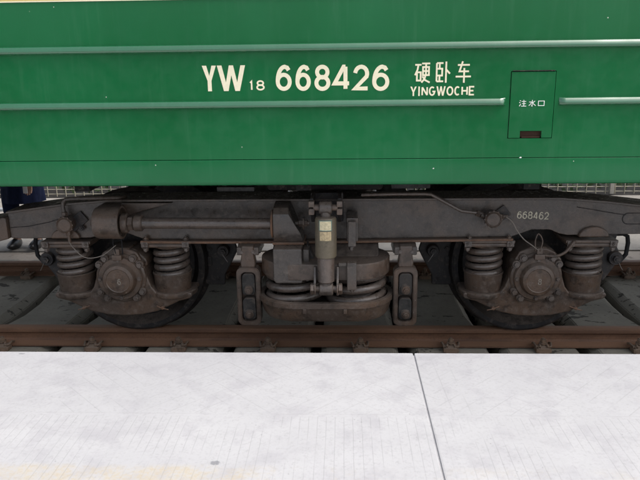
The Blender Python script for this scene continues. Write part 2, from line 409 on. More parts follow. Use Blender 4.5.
class Letters:
    """flat raised strokes on a plane y = const facing -Y"""
    def __init__(s, y): s.bm = bmesh.new(); s.y = y; s.k = 0
    def stroke(s, pts, w, th=.0008):
        s.k += 1; y0 = s.y; y1 = s.y - th - s.k*.00004
        closed = len(pts) > 3 and math.dist(pts[0], pts[-1]) < 1e-5
        P = [Vector(p[:2]) for p in (pts[:-1] if closed else pts)]; n = len(P)
        L, Rr = [], []
        for i in range(n):
            a = P[i-1] if (i or closed) else None; b = P[(i+1) % n] if (i < n-1 or closed) else None
            d1 = (P[i]-a).normalized() if a is not None else None
            d2 = (b-P[i]).normalized() if b is not None else None
            d1 = d1 or d2; d2 = d2 or d1
            n1 = Vector((-d1.y, d1.x)); n2 = Vector((-d2.y, d2.x)); m = (n1+n2)
            m = m.normalized() if m.length > 1e-6 else n1
            k = min(1/max(m.dot(n1), .35), 2.2)
            L.append(P[i] + m*(w/2*k)); Rr.append(P[i] - m*(w/2*k))
        mk = lambda q, y: s.bm.verts.new((q.x, y, q.y))
        lf, rf = [mk(q, y1) for q in L], [mk(q, y1) for q in Rr]
        lb, rb = [mk(q, y0) for q in L], [mk(q, y0) for q in Rr]
        for i in range(n if closed else n-1):
            j = (i+1) % n
            s.bm.faces.new((lf[i], rf[i], rf[j], lf[j]))
            s.bm.faces.new((lb[i], lf[i], lf[j], lb[j])); s.bm.faces.new((rf[i], rb[i], rb[j], rf[j]))
    def poly(s, pts, th=.0008):
        s.k += 1; f = [s.bm.verts.new((x, s.y - th - s.k*.00004, z)) for x, z in pts]; b = [s.bm.verts.new((x, s.y, z)) for x, z in pts]
        s.bm.faces.new(f); n = len(f)
        for i in range(n): s.bm.faces.new((f[i], f[(i+1) % n], b[(i+1) % n], b[i]))
    def glyph(s, ch, x0, x1, z0, z1, w):
        """strokes' outer edges fill the box"""
        if ch in 'YW' and len(ch) == 1:
            t = w/(x1-x0)
            if ch == 'Y': q = [(0, 1), (t*1.12, 1), (.5, .60), (1-t*1.12, 1), (1, 1), (.5+t*.5, .41), (.5+t*.5, 0), (.5-t*.5, 0), (.5-t*.5, .41)]
            else: q = [(0, 1), (.165, 1), (.30, .34), (.425, 1), (.575, 1), (.70, .34), (.835, 1), (1, 1), (.785, 0), (.62, 0), (.5, .62), (.38, 0), (.215, 0)]
            s.poly([(x0 + a*(x1-x0), z0 + b*(z1-z0)) for a, b in q]); return
        h = w/2
        for st in G[ch]:
            s.stroke([(x0+h + p[0]*(x1-x0-w), z0+h + p[1]*(z1-z0-w)) if ch not in ('I',) else (x0+(x1-x0)/2, z0+p[1]*(z1-z0)) for p in st], w)
    def build(s, name, mat, parent):
        bmesh.ops.recalc_face_normals(s.bm, faces=s.bm.faces[:])
        me = bpy.data.meshes.new(name); s.bm.to_mesh(me); s.bm.free(); me.materials.append(mat)
        o = bpy.data.objects.new(name, me); C.objects.link(o); o.parent = parent; return o

# ================================================================ THE SETTING
def sheet(name, x0, x1, y0, y1, z, mat, label):
    bm = bmesh.new(); bm.faces.new([bm.verts.new(p) for p in ((x0, y0, z), (x1, y0, z), (x1, y1, z), (x0, y1, z))])
    me = bpy.data.meshes.new(name); bm.to_mesh(me); bm.free(); me.materials.append(mat)
    o = bpy.data.objects.new(name, me); C.objects.link(o)
    return tag(o, label, 'ground', kind='structure')
sheet('ground', -400, 400, -400, 400, -.46, M['ground'], 'brown dirt ground reaching to the horizon')
tag(MB().box(-14, 14, -1.74, 1.25, -.455, -.30, 0).build('track_bed', M['ballast']), 'dark grimy track bed under the sleepers', 'track bed', kind='structure')
# platform, in two cast lengths either side of the open joint
JX = .440
pl = MB()
pl.box(-14, JX-.003, -9, -1.745, -.45, .262, .006); pl.box(JX+.003, 14, -9, -1.745, -.45, .262, .006)
pl.box(JX-.003, JX+.003, -8.99, -1.76, -.44, .254, 0)
tag(pl.build('platform', M['platform']), 'pale scored concrete platform along the near edge of the track', 'platform', kind='structure')
tag(MB().box(-14, 14, 1.26, 1.83, -.455, -.212, .01).build('pavement', M['strip']), 'beige concrete strip just beyond the far rail', 'pavement', kind='structure')
tag(MB().box(-14, 14, 1.838, 3.86, -.455, -.200, .006).box(-14, 14, 3.955, 4.82, -.455, -.200, .006).build('path', M['paving']),
    'pale grey paved ground beyond the train', 'path', kind='structure')
tag(MB().box(-14, 14, 3.865, 3.95, -.455, -.165, .012).build('kerb', M['kerb']), 'bluish concrete kerb across the far paving', 'kerb')

sheet('verge', -14, 14, 4.824, 9, -.215, M['ballast'], 'dark soil verge behind the fence')
# loose ballast in the gaps
def stones():
    bm = bmesh.new(); rnd = random.Random(3)
    base = [Vector(v) for v in ((1, 0, 0), (-1, 0, 0), (0, 1, 0), (0, -1, 0), (0, 0, 1), (0, 0, -1))]
    F8 = [(0, 2, 4), (2, 1, 4), (1, 3, 4), (3, 0, 4), (2, 0, 5), (1, 2, 5), (3, 1, 5), (0, 3, 5)]
    for _ in range(3800):
        gx = rnd.randrange(-7, 8); x = .204 + .5718*gx - 3*.0 + .286 + rnd.uniform(-.06, .06)
        y = rnd.uniform(-1.5, 1.2); z = -.30 + rnd.uniform(0, .045); r = rnd.uniform(.012, .028)
        vs = [bm.verts.new((x + b.x*r*rnd.uniform(.6, 1.2), y + b.y*r*rnd.uniform(.6, 1.2), z + b.z*r*rnd.uniform(.5, 1))) for b in base]
        for f in F8: bm.faces.new([vs[i] for i in f])
    me = bpy.data.meshes.new('ballast'); bm.to_mesh(me); bm.free(); me.materials.append(M['ballast'])
    o = bpy.data.objects.new('ballast', me); C.objects.link(o); return o
tag(stones(), 'dark crushed stone ballast in the gaps between sleepers', 'ballast', kind='stuff')

# sleepers
PITCH = .5718
ORD = ['first', 'second', 'third', 'fourth', 'fifth', 'sixth', 'seventh', 'eighth', 'ninth', 'tenth', 'eleventh', 'twelfth', 'thirteenth', 'fourteenth', 'fifteenth']
def sleeper_mesh():
    t = bmesh.new(); prof = []
    ys = (-1.25, -1.0, -.45, -.15, .15, .45, 1.0, 1.25); tops = (-.124, -.124, -.126, -.150, -.150, -.126, -.124, -.124)
    rows = []
    for y, zt in zip(ys, tops):
        wt = .215 if zt > -.13 else .195
        rows.append([t.verts.new(p) for p in ((-.25, y, -.40), (-.25, y, zt-.045), (-wt, y, zt), (wt, y, zt), (.25, y, zt-.045), (.25, y, -.40))])
    for a, b in zip(rows, rows[1:]):
        for i in range(6): t.faces.new((a[i], a[(i+1) % 6], b[(i+1) % 6], b[i]))
    t.faces.new(rows[0][::-1]); t.faces.new(rows[-1])
    bmesh.ops.recalc_face_normals(t, faces=t.faces[:])
    bmesh.ops.bevel(t, geom=[e for e in t.edges if e.calc_face_angle(0) > .4], offset=.006, segments=2, affect='EDGES')
    m = MB(); m._merge(t); return m
xs = [.204 + PITCH*i for i in range(-7, 8)]
sl0 = sleeper_mesh().build('concrete_sleeper', M['sleeper'])
where = {-7: 'far outside the bogie on the left', -6: 'with most of it beyond the left edge', -5: 'whose end lies left of the coach bogie', -4: 'beyond the left-hand wheel fastening',
         -3: 'under the left wheel', -2: 'just right of the left wheel', -1: 'under the left swing hanger', 0: 'under the middle of the bogie', 1: 'under the right swing hanger',
         2: 'under the right wheel', 3: 'beneath the right end of the bogie', 4: 'beyond the right end of the bogie'}
for i, x in enumerate(xs):
    o = sl0 if i == 0 else sl0.copy()
    if i: C.objects.link(o)
    o.location = (x, random.uniform(-.012, .012), 0); o.rotation_euler.z = random.uniform(-.004, .004)
    tag(o, 'wide grey concrete sleeper, %s counted from the left of the track' % ORD[i], 'sleeper', 'concrete sleepers under the rails')

# rails
def rail_profile(y):
    half = [(.0, 0), (.020, 0), (.033, -.004), (.0365, -.012), (.0350, -.030), (.0215, -.037), (.011, -.044), (.0078, -.062), (.0085, -.080), (.018, -.092), (.045, -.100), (.065, -.106), (.066, -.115)]
    pts = [(a, z) for a, z in half[1:]]
    return [(y + a, z) for a, z in pts] + [(y - a, z) for a, z in reversed(pts)]
for y, lab in ((-.7535, 'rusty brown rail nearest the platform'), (.7535, 'rusty brown rail on the far side beyond the wheels')):
    tag(MB().prism(rail_profile(y), -14, 14, 'X', 0).build('rail', M['rail'], sharp=.5), lab, 'rail', 'rails of the track')

# rail fasteners (elastic clip with screw)
def fastener():
    root = empty('rail_fastener')
    a = MB().box(-.048, .048, -.062, -.004, -.186, -.158, .006)
    a.prism([(-.066, -.188), (-.008, -.188), (-.004, -.150), (-.030, -.140), (-.060, -.160)], -.035, .035, 'X', .004)
    a.build('base_plate', M['clip'], root)
    b = MB()
    loop = [(-.050, .020, -.150), (-.052, -.010, -.138), (-.044, -.048, -.146), (-.026, -.052, -.148), (-.018, -.026, -.132), (0, -.018, -.128),
            (.018, -.026, -.132), (.026, -.052, -.148), (.044, -.048, -.146), (.052, -.010, -.138), (.050, .020, -.150)]
    b.tube(loop, .0075, 8); b.build('clip', M['clip'], root)
    c = MB().cyl((0, -.028, -.16), (0, -.028, -.098), .010, n=10).cyl((0, -.028, -.132), (0, -.028, -.126), .024, n=16)
    c.cyl((0, -.028, -.126), (0, -.028, -.104), .018, n=6, bev=.002); c.build('bolt', M['clip'], root)
    return root
fz = fastener(); first = True
for i, x in enumerate(xs):
    for side, y, rz in (('near rail, platform side', -.826, 0), ('near rail, inner side', -.681, pi), ('far rail, inner side', .681, 0), ('far rail, outer side', .826, pi)):
        o = fz if first else copy_tree(fz)
        first = False
        o.location = (x + random.uniform(-.012, .012), y, .064); o.rotation_euler.z = rz + random.uniform(-.13, .13)
        tag(o, 'rusty rail clip and bolt on the %s, %s sleeper from the left' % (side, ORD[i]), 'rail clip', 'rail fasteners')

# fence far behind
fe = empty('wire_fence', (0, 4.95, -.2))
for k, x in enumerate((-8, -5.6, -3.2, -.8, 1.6, 4.0, 6.4)):
    MB().box(x-.03, x+.03, -.03, .03, 0, 1.5, .004).build('post', M['post'], fe)
fm = MB()
for k in range(-62, 56): fm.cyl((k*.138+.05, 0, .0), (k*.138+.05, 0, 1.45), .0065, n=6)
for z in (.035, .105, .25, .39, .53, .67, .81, .95, 1.09, 1.23, 1.37): fm.cyl((-8.5, .009, z), (7.7, .009, z), .0065, n=6)
fm.build('mesh_panel', M['fencewire'], fe)
tag(fe, 'pale wire mesh fence across the far side of the paving', 'fence')
# dark hedge behind the fence
def hedge():
    bm = bmesh.new(); rnd = random.Random(5)
    for _ in range(9000):
        c = Vector((rnd.uniform(-9.5, 9), rnd.uniform(5.15, 5.8), rnd.uniform(-.22, 1.25)))
        c.z *= 1 - .18*abs(sin(c.x*1.7))
        u = Vector([rnd.gauss(0, 1) for _ in range(3)]).normalized(); v = u.orthogonal().normalized(); s = rnd.uniform(.035, .07)
        bm.faces.new([bm.verts.new(c + q) for q in (u*s, v*s*.5, -u*s, -v*s*.5)])
    me = bpy.data.meshes.new('hedge'); bm.to_mesh(me); bm.free(); me.materials.append(M['hedge'])
    o = bpy.data.objects.new('hedge', me); C.objects.link(o); return o
tag(hedge(), 'dark hedge standing behind the wire fence', 'hedge')

# ================================================================ THE COACH
YS = -1.549
coach = empty('railway_coach', (0, 0, 0))
tag(coach, 'green railway coach side with yellow upper band and cream number 668426', 'railway coach')
ZB, ZSEAM, ZY, XE = 1.052, 1.180, 1.916, 8.0
# side panels, 3 mm sheets standing on an inner shell
MB().prism([(YS, ZSEAM+.0015), (YS+.03, ZSEAM+.0015), (YS+.03, ZY-.002), (YS, ZY-.002)], -XE, .8785, 'X', 0) \
    .prism([(YS, ZSEAM+.0015), (YS+.03, ZSEAM+.0015), (YS+.03, ZY-.002), (YS, ZY-.002)], 1.0865, XE, 'X', 0) \
    .box(.8785, 1.0865, YS, YS+.03, ZSEAM+.0015, 1.2715, 0).box(.8785, 1.0865, YS, YS+.03, 1.5805, ZY-.002, 0).build('side_panel', M['green'], coach)
MB().prism([(YS+.003, ZSEAM-.0008), (YS-.0016, ZSEAM-.004), (YS+.0005, ZB+.02), (YS+.004, ZB+.006), (YS+.014, ZB), (YS+.05, ZB), (YS+.05, ZSEAM-.0015)], -XE, XE, 'X', 0).build('sill', M['greensill'], coach, sharp=1.0)
MB().box(-XE, XE, YS-.0005, YS+.03, ZY+.001, 3.05, .002, 1).build('window_band', M['yellow'], coach)
MB().box(-XE, XE, YS-.004, YS-.0006, ZY-.001, ZY+.004, 0).build('band_moulding', M['cream'], coach)
def roofp():
    pts = [(-1.549, 3.052)] + [(1.549*cos(a), 3.2 + .95*sin(a)) for a in [pi - .12 - i*(pi-.24)/20 for i in range(21)]] + [(1.549, 3.052)]
    return pts
MB().prism(roofp(), -XE, XE, 'X', 0).build('roof', M['roof'], coach)
MB().box(-XE, XE, 1.519, 1.549, ZB, 3.05, .002).build('far_side_panel', M['green'], coach)
MB().box(-XE+.01, XE-.01, YS+.032, 1.517, 1.085, 1.14, 0).build('floor', M['under'], coach)
MB().box(-XE+.01, XE-.01, YS+.05, YS+.09, 1.145, 3.04, 0).build('inner_shell', M['under'], coach)
u = MB()
for y in (-.85, -.35, .35, .85): u.box(-XE+.1, XE-.1, y-.04, y+.04, .985, 1.084, .004)
for x in [-7+1.15*i for i in range(13)]: u.box(x-.04, x+.04, -1.4, 1.4, 1.0, 1.083, .004)
u.build('underframe_beam', M['under'], coach)
# body bolster above the bogie
MB().box(-.32, .32, -1.15, 1.15, .955, 1.083, .02).build('body_bolster', M['under'], coach)
for x0, x1, z0, z1 in ((-.635, -.415, .918, .945), (.375, .60, .930, .968)):
    MB().box(x0, x1, -.96, -.86, z0, z1, .006).box(x0+.03, x0+.05, -.92, -.90, z1, 1.08, .002).box(x1-.05, x1-.03, -.92, -.90, z1, 1.08, .002).build('junction_box', M['greybox'], coach)
MB().box(.235, .275, -.75, -.70, .915, .945, .004).box(.24, .26, -.74, -.72, .945, 1.08, 0).build('tag_plate', M['stencil'], coach)
# mouldings
def rib(z, x0, x1):
    h, d = .0200, .027
    prof = [(0, .0190), (.006, .0180), (.0105, .0145), (.0160, .0050), (.0185, -.0005), (.0195, -.0055), (.0175, -.0110), (.0115, -.0155), (.005, -.0172), (0, -.0175)]
    m = MB(); t = bmesh.new(); rings = []
    for x, k in ((x0, .15), (x0+.012, .7), (x0+.028, 1), (x1-.028, 1), (x1-.012, .7), (x1, .15)):
        rings.append([t.verts.new((x, YS - a*k - .0003, z + b)) for a, b in prof])
    for a, b in zip(rings, rings[1:]):
        for i in range(len(prof)-1): t.faces.new((a[i], a[i+1], b[i+1], b[i]))
    t.faces.new(rings[0]); t.faces.new(rings[-1][::-1])
    bmesh.ops.recalc_face_normals(t, faces=t.faces[:])
    m._merge(t); m.build('rib_moulding', M['greenrib'], coach, sharp=1.2)
rib(1.698, -XE+.02, XE-.02); rib(1.441, -XE+.02, .858); rib(1.441, 1.107, XE-.02)
# filler hatch
hatch = MB()
HX0, HX1, HZ0, HZ1 = .8815, 1.0835, 1.2735, 1.5775
hatch.prism([(HX0, HZ0), (.936, HZ0), (.936, 1.306), (1.036, 1.306), (1.036, HZ0), (HX1, HZ0), (HX1, HZ1), (HX0, HZ1)], YS-.003, YS+.012, 'Y', .0015, 1)
ho = hatch.build('filler_hatch', M['green'], coach)
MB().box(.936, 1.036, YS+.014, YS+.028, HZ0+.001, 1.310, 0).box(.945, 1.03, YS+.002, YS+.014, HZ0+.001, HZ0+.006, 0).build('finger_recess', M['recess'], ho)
MB().cyl((HX0+.004, YS-.004, HZ1+.004), (HX1-.004, YS-.004, HZ1+.0035), .0022, n=8).build('hinge', M['under'], ho)
MB().box(HX0-.012, HX1+.012, YS+.031, YS+.036, HZ0-.01, HZ1+.01, 0).build('hatch_backing', M['under'], ho)
lt = Letters(YS-.0031)
for ch, x0, x1 in (('zhu', .922, .958), ('shui', .966, 1.001), ('kou', 1.006, 1.044)): lt.glyph(ch, x0, x1, 1.419, 1.451, .0030)
lt.build('lettering', M['white'], ho)
# coach lettering
def pxx(px): return -.562 + (px-201)*(.317+.562)/188 if px < 389 else .317 + (px-389)*(.697-.317)/82
lt = Letters(YS-.0002)
for ch, a, b, z0, z1, w_ in (('Y', 201.6, 215.8, 1.505, 1.622, .0185), ('W', 216.8, 245.2, 1.505, 1.622, .0150),
        ('1', 248, 253.5, 1.506, 1.553, .0075), ('8', 255.8, 264.2, 1.506, 1.553, .0075)): lt.glyph(ch, pxx(a), pxx(b), z0, z1, w_)
lt.build('type_lettering', M['cream'], coach)
lt = Letters(YS-.0002)
for ch, a, b, z0, z1, w_ in (
        ('6', 275.6, 291.6, 1.503, 1.622, .0185), ('6', 295.4, 310.8, 1.502, 1.621, .0185), ('8', 314.4, 330.4, 1.501, 1.620, .0185),
        ('4', 332.4, 351.4, 1.500, 1.619, .0185), ('2', 352.8, 369.6, 1.499, 1.618, .0185), ('6', 372.2, 389.2, 1.498, 1.617, .0185)):
    lt.glyph(ch, pxx(a), pxx(b), z0, z1, w_)
lt.build('coach_number', M['cream'], coach)
lt = Letters(YS-.0002)
for ch, a, b in (('ying', 414, 430.5), ('wo', 434.8, 450.8), ('che', 454.5, 471.3)): lt.glyph(ch, pxx(a), pxx(b), 1.530, 1.631, .0078)
lt.build('chinese_lettering', M['cream'], coach)
lt = Letters(YS-.0002)
px0 = 410.4
for ch, wd in zip('YINGWOCHE', (6.4, 3, 6.4, 6.6, 9.2, 6.8, 6.2, 6.4, 6.0)):
    lt.glyph(ch, pxx(px0), pxx(px0+wd), 1.473, 1.516, .0056 if ch == 'W' else .0070); px0 += wd + .95
lt.build('class_lettering', M['cream'], coach)

for x, z, r in ((.936+.01, 1.1815, .0045), (.535, 1.132, .003), (-.83, 1.842, .003)):
    MB().prism([(x-r*1.5, z-r*.5), (x+r*.6, z-r*.8), (x+r*1.3, z+r*.4), (x-r*.3, z+r*.8)], YS-.0012, YS-.0022 if z < 1.18 else YS-.001, 'Y', 0).build('paint_chip', M['white'], coach) if z != 1.842 else None
# ================================================================ THE BOGIE
bogie = empty('bogie', (0, 0, 0))
tag(bogie, 'grimy brown four-wheeled bogie with coil springs under the green coach', 'bogie')
NY = (0, -1, 0)
# --- side frame
top = [(-1.83, .822), (-1.48, .868), (-1.22, .888), (1.30, .888), (1.55, .868), (2.02, .812)]
bot = [(2.02, .690), (1.68, .684), (1.36, .680), (1.31, .690), (1.26, .712), (1.16, .712), (1.10, .690), (1.05, .672), (.72, .668), (0, .660), (-.72, .660), (-1.05, .664), (-1.10, .682), (-1.16, .706), (-1.26, .706), (-1.31, .684), (-1.36, .672), (-1.75, .668), (-1.83, .672)]
fr = MB().prism(top + bot, -1.075, -.895, 'Y', .006)
frame = fr.build('side_frame', M['frame'], bogie)
# flanges 
def strip(pts, t, y0, y1, name, mat, up):
    m = MB(); o = [(x, z) for x, z in pts] + [(x, z + t*up) for x, z in reversed(pts)]
    return m.prism(o, y0, y1, 'Y', .002, 1).build(name, mat, frame)
strip([(-1.825, .823), (-1.48, .869), (-1.22, .889), (1.30, .889), (1.55, .869), (2.015, .813)], .012, -1.108, -.87, 'top_flange', M['frame'], 1)
strip([(-1.06, .6625), (-.72, .659), (0, .659), (.72, .667), (1.05, .671)], .014, -1.112, -.87, 'bottom_flange', M['rustflange'], -1)
eb = MB().prism([(-1.832, .790), (-1.845, .800), (-2.05, .765), (-2.05, .66), (-1.90, .655), (-1.832, .672)], -1.10, -.88, 'Y', .01); eb.build('end_bracket', M['steel'], frame)
# weld beads and the oval access boss
for P_, cl in ((((-1.83, .735), (-1.72, .742), (-1.6, .765), (-1.48, .80)), False), (((1.40, .842), (1.50, .825), (1.62, .803), (1.67, .797)), False), (rrect(1.655, 1.90, .744, .806, .030, 6), True)):
    MB().tube([(x, -1.0765, z) for x, z in P_], .0028, 6, cl).build('weld_seam', M['dark'], frame)
# hump over each outer spring
for sx in (-1, 1):
    MB().prism([(sx*1.50 + .085*cos(a), .672 + .062*sin(a)) for a in [pi*i/14 for i in range(15)]], -1.098, -1.06, 'Y', .01, 3).build('spring_boss', M['steel'], frame)
# stencilled number
lt = Letters(-1.0752)
x = 1.072
for i, ch in enumerate('668462'):
    lt.glyph(ch, x, x+.0255, .822-.005-.040-i*.0012, .822-.002-i*.0012, .0052); x += .0302
lt.build('frame_number', M['stencil'], frame)

# --- springs seats, springs, cups
def coil(cx, cy, z0, z1, r, wr, turns, n=22, flat=True, ph=0):
    pts = []; N = int(turns*n)
    for i in range(N+1):
        t = i/n; a = 2*pi*t + ph
        f = t/turns
        # dead end coils
        e = .5
        zz = z0 + wr + (z1 - z0 - 2*wr) * min(max((t - e*.5)/(turns - e), 0), 1)
        pts.append((cx + r*cos(a), cy + r*sin(a), zz))
    return pts
def spring_unit(x, outer):
    """seat + coil spring + cup at one position, near side"""
    s = MB(); y = -.985
    s.box(x-.145, x+.145, -1.105, -.865, .640, .658, .005); s.box(x-.13, x+.13, -1.10, -.87, .618, .639, .006)
    s.lathe([(0, .618), (.096, .618), (.092, .602), (0, .598)], (x, y, 0), 'Z', 32)
    o = s.build('spring_seat', M['steel'], bogie)
    for dx in (-.118, .118):
        MB().box(x+dx-.020, x+dx+.020, -1.113, -1.1052, .622, .655, .003).hexb((x+dx, -1.113, .639), NY, .010, .008).hexb((x+dx, -1.092, .618), (0, 0, -1), .014, .016).build('bolt', M['spring'], o)
    c = MB().tube(coil(x, y, .412, .606, .089, .0185, 4.1, ph=random.uniform(0, 6)), .0185, 12)
    c.build('coil_spring', M['spring'], bogie, sharp=2)
    c = MB().tube(coil(x, y, .44, .60, .046, .012, 5, ph=2), .012, 8)
    c.build('inner_spring', M['dark'], bogie, sharp=2)
    d = MB().lathe([(0, .335), (.098, .335), (.104, .345), (.112, .434), (.115, .440), (.115, .448), (.108, .450), (.103, .444), (.100, .428), (0, .424)], (x, y, 0), 'Z', 48)
    d.build('spring_cup', M['steel'], bogie)
units = [-1.5, -.92, .92, 1.49]
for i, x in enumerate(units): spring_unit(x, i in (0, 3))

# --- axle boxes
def axle_box(ax, digit):
    ZC = .432
    # saddle: outline joins both spring trays under the box
    L = [(-.405, .338), (-.412, .318), (-.395, .302), (-.33, .285), (-.27, .255), (-.20, .222), (-.10, .200), (0, .194)]
    Rr = [(-x, z) for x, z in reversed(L[:-1])]
    topr = [(.20, .338), (.172, .375), (.150, .44), (.135, .52), (.10, .585), (.05, .605)]
    topl = [(-x, z) for x, z in reversed(topr)]
    m = MB().prism([(ax+x, z) for x, z in L + Rr + topr + topl], -1.075, -.86, 'Y', .010, 3)
    for sx in (-1, 1):                      # round trays that carry the cups
        m.lathe([(0, .300), (.105, .302), (.128, .312), (.132, .322), (.130, .336), (.124, .341), (0, .341)], (ax + sx*.29, -.985, 0), 'Z', 44)
    body = m.build('axle_box', M['steel'], bogie)
    # housing
    h = MB().lathe([(.0, -1.0), (.150, -1.0), (.152, -1.06), (.146, -1.082), (.138, -1.088), (0, -1.088)], (ax, 0, ZC), 'Y', 48)
    for a in (35, 56, 124, 145, 213, 234, 306, 327):
        a = R(a); c = (ax + .146*cos(a), 0, ZC + .146*sin(a))
        h.cyl((c[0], -1.02, c[2]), (c[0], -1.097, c[2]), .023, n=20, bev=.004)
    h.prism([(ax-.07, ZC+.10), (ax+.07, ZC+.10), (ax+.06, ZC+.178), (ax-.05, ZC+.178)], -1.07, -.90, 'Y', .012, 3)
    h.prism([(ax+.05, ZC+.08), (ax+.15, ZC+.06), (ax+.15, ZC+.10), (ax+.09, ZC+.165), (ax+.05, ZC+.17)], -1.05, -.90, 'Y', .012, 3)
    h.build('housing', M['steel'], body)
    c = MB().lathe([(.0, -1.086), (.128, -1.086), (.130, -1.098), (.125, -1.106), (.100, -1.106), (.097, -1.110), (.094, -1.128), (.088, -1.138), (.070, -1.143), (.066, -1.140), (0, -1.140)], (ax, 0, ZC), 'Y', 56)
    cap = c.build('axle_cap', M['steel'], body)
    for a in (35, 56, 124, 145, 213, 234, 306, 327):
        a = R(a); bolt(body, (ax + .146*cos(a), -1.097, ZC + .146*sin(a)), NY, .0145, .015, True, False)
    for a in (0, 90, 180, 270):
        a = R(a); bolt(body, (ax + .115*cos(a), -1.106, ZC + .115*sin(a)), NY, .0095, .009, True, False)
    for sx in (-1, 1):                      # rusty retaining pins with bent wire at the lower corners
        MB().cyl((ax+sx*.235, -1.075, .250), (ax+sx*.235, -1.098, .250), .010, n=10).tube([(ax+sx*.20, -1.09, .262), (ax+sx*.235, -1.10, .250), (ax+sx*.27, -1.095, .240)], .0035, 6).build('retaining_pin', M['rustflange'], body)
    t = MB().box(ax-.028, ax+.028, -1.13, -1.10, ZC+.118, ZC+.150, .004).box(ax-.016, ax+.016, -1.122, -1.108, ZC+.15, ZC+.185, .003)
    t.build('cable_clamp', M['steel'], body)
    l = Letters(-1.1402); l.glyph(digit, ax-.004, ax+.016, ZC-.024, ZC+.012, .0045); l.build('axle_digit', M['faint'], body)
    return body
ab = [axle_box(-1.2, '6'), axle_box(1.2, '8')]

# --- outer end brackets (brake hanger eye and cable loop) beyond the outer springs
for sx in (-1, 1):
    m = MB().prism([(sx*1.62, .655), (sx*1.70, .655), (sx*1.69, .60), (sx*1.715, .55), (sx*1.71, .47), (sx*1.64, .36), (sx*1.60, .40), (sx*1.60, .60)], -.93, -.885, 'Y', .008)
    m.lathe([(0, -.96), (.038, -.96), (.042, -.95), (.042, -.90), (0, -.90)], (sx*1.69, 0, .51), 'Y', 24)
    m.hexb((sx*1.69, -.96, .51), NY, .02, .018)
    hb = m.build('brake_hanger', M['dark'], bogie)
    MB().tube([(sx*1.62, -.90, .640), (sx*1.74, -.90, .645), (sx*1.768, -.90, .630), (sx*1.775, -.90, .59), (sx*1.77, -.90, .52), (sx*1.735, -.90, .475), (sx*1.69, -.90, .46)], .0125, 10).build('brake_hose', M['rubber'], hb, sharp=2)
    MB().tube([(sx*1.70, -.96, .50), (sx*1.72, -.965, .46), (sx*1.735, -.96, .44)], .003, 6).build('split_pin', M['spring'], hb)

# --- brake gear between wheel and bolster
for sx in (-1, 1):
    def P(q): return [(sx*x, z) for x, z in q]
    m = MB().prism(P([(.60, .60), (.64, .625), (.80, .625), (.82, .56), (.80, .40), (.78, .27), (.66, .27), (.655, .34), (.60, .44), (.57, .50)]), -.72, -.685, 'Y', .008)
    m.lathe([(0, -.77), (.034, -.77), (.038, -.76), (.038, -.70), (0, -.70)], (sx*.655, 0, .505), 'Y', 24)
    m.hexb((sx*.655, -.77, .505), NY, .02, .02)
    m.box(min(sx*.62, sx*.78), max(sx*.62, sx*.78), -.79, -.66, .575, .590, .003)
    cg = m.build('brake_caliper', M['dark'], bogie)
    bolt(cg, (sx*.745, -.721, .51), NY, .014, .012, mat='dark'); bolt(cg, (sx*.70, -.721, .31), NY, .010, .008, mat='dark')
    MB().box(min(sx*.735, sx*.775), max(sx*.735, sx*.775), -.729, -.7205, .40, .46, .003).build('wear_plate', M['dark'], cg)
    MB().tube([(sx*.655, -.79, .495), (sx*.63, -.80, .46), (sx*.62, -.80, .445)], .0035, 6).build('split_pin', M['spring'], cg)

# --- wheels and axles
def wheelset(ax):
    for y, s in ((-.7535, -1), (.7535, 1)):
        f = -s
        pr = [(.0, .09*s), (.095, .09*s), (.10, .05*s), (.14, .02*s), (.36, -.005*s), (.392, .05*s), (.40, .066*s), (.425, .068*s), (.4375, .060*s), (.440, 0), (.4425, -.030*s), (.452, -.040*s), (.466, -.052*s), (.466, -.062*s), (.455, -.068*s), (.40, -.068*s), (.39, -.05*s), (.36, -.03*s), (.14, -.015*s), (.10, -.08*s), (0, -.09*s)]
        MB().lathe(pr, (ax, y, .440), 'Y', 96).build('wheel', M['wheel'], bogie, sharp=.5)
    MB().cyl((ax, -1.06, .44), (ax, 1.06, .44), .078, n=32).build('axle', M['dark'], bogie)
    for y in (-.33, .33):
        MB().lathe([(.08, y-.055), (.33, y-.055), (.33, y+.055), (.08, y+.055)], (ax, 0, .44), 'Y', 48).build('brake_disc', M['dark'], bogie)
wheelset(-1.2); wheelset(1.2)

# --- frame cross members (transoms) and bolster
MB().box(-.50, -.36, -.893, .893, .70, .86, .01).box(.36, .50, -.893, .893, .70, .86, .01).build('transom', M['dark'], bogie)
MB().box(-.20, .20, -.90, .90, .62, .84, .02).build('bolster', M['dark'], bogie)

# --- bolster spring caps, springs and tray (near side)
def drum_out(r, xc, yc, z): pass
CY = -1.145
dr = MB()
dr.prism([(x, y) for x, y in ([(.155 + .205*cos(a), CY + .205*sin(a)) for a in [-pi/2 + pi*i/18 for i in range(19)]] +
                              [(-.155 + .205*cos(a), CY + .205*sin(a)) for a in [pi/2 + pi*i/18 for i in range(19)]])], .500, .592, 'Z', .008)
drum = dr.build('bolster_end', M['steel'], bogie)
MB().prism([(CY-.05, .59), (CY+.27, .59), (CY+.27, .655), (CY+.10, .655)], -.30, .30, 'X', .012).build('bolster_web', M['dark'], drum)
for sx in (-1, 1):
    x = sx*.170
    MB().tube(coil(x, CY, .330, .515, .152, .023, 2.7, 32, ph=(.8 if sx < 0 else 2.0)), .023, 12).build('bolster_spring', M['spring'], bogie, sharp=2)
    MB().tube(coil(x, CY, .335, .51, .098, .017, 3.6, 28, ph=1), .017, 10).build('inner_spring', M['spring'], bogie, sharp=2)
def stadium(r, z=None, hx=.155, n=18):
    return [(hx + r*cos(a), CY + r*sin(a)) for a in [-pi/2 + pi*i/n for i in range(n+1)]] + [(-hx + r*cos(a), CY + r*sin(a)) for a in [pi/2 + pi*i/n for i in range(n+1)]]
tr = MB()
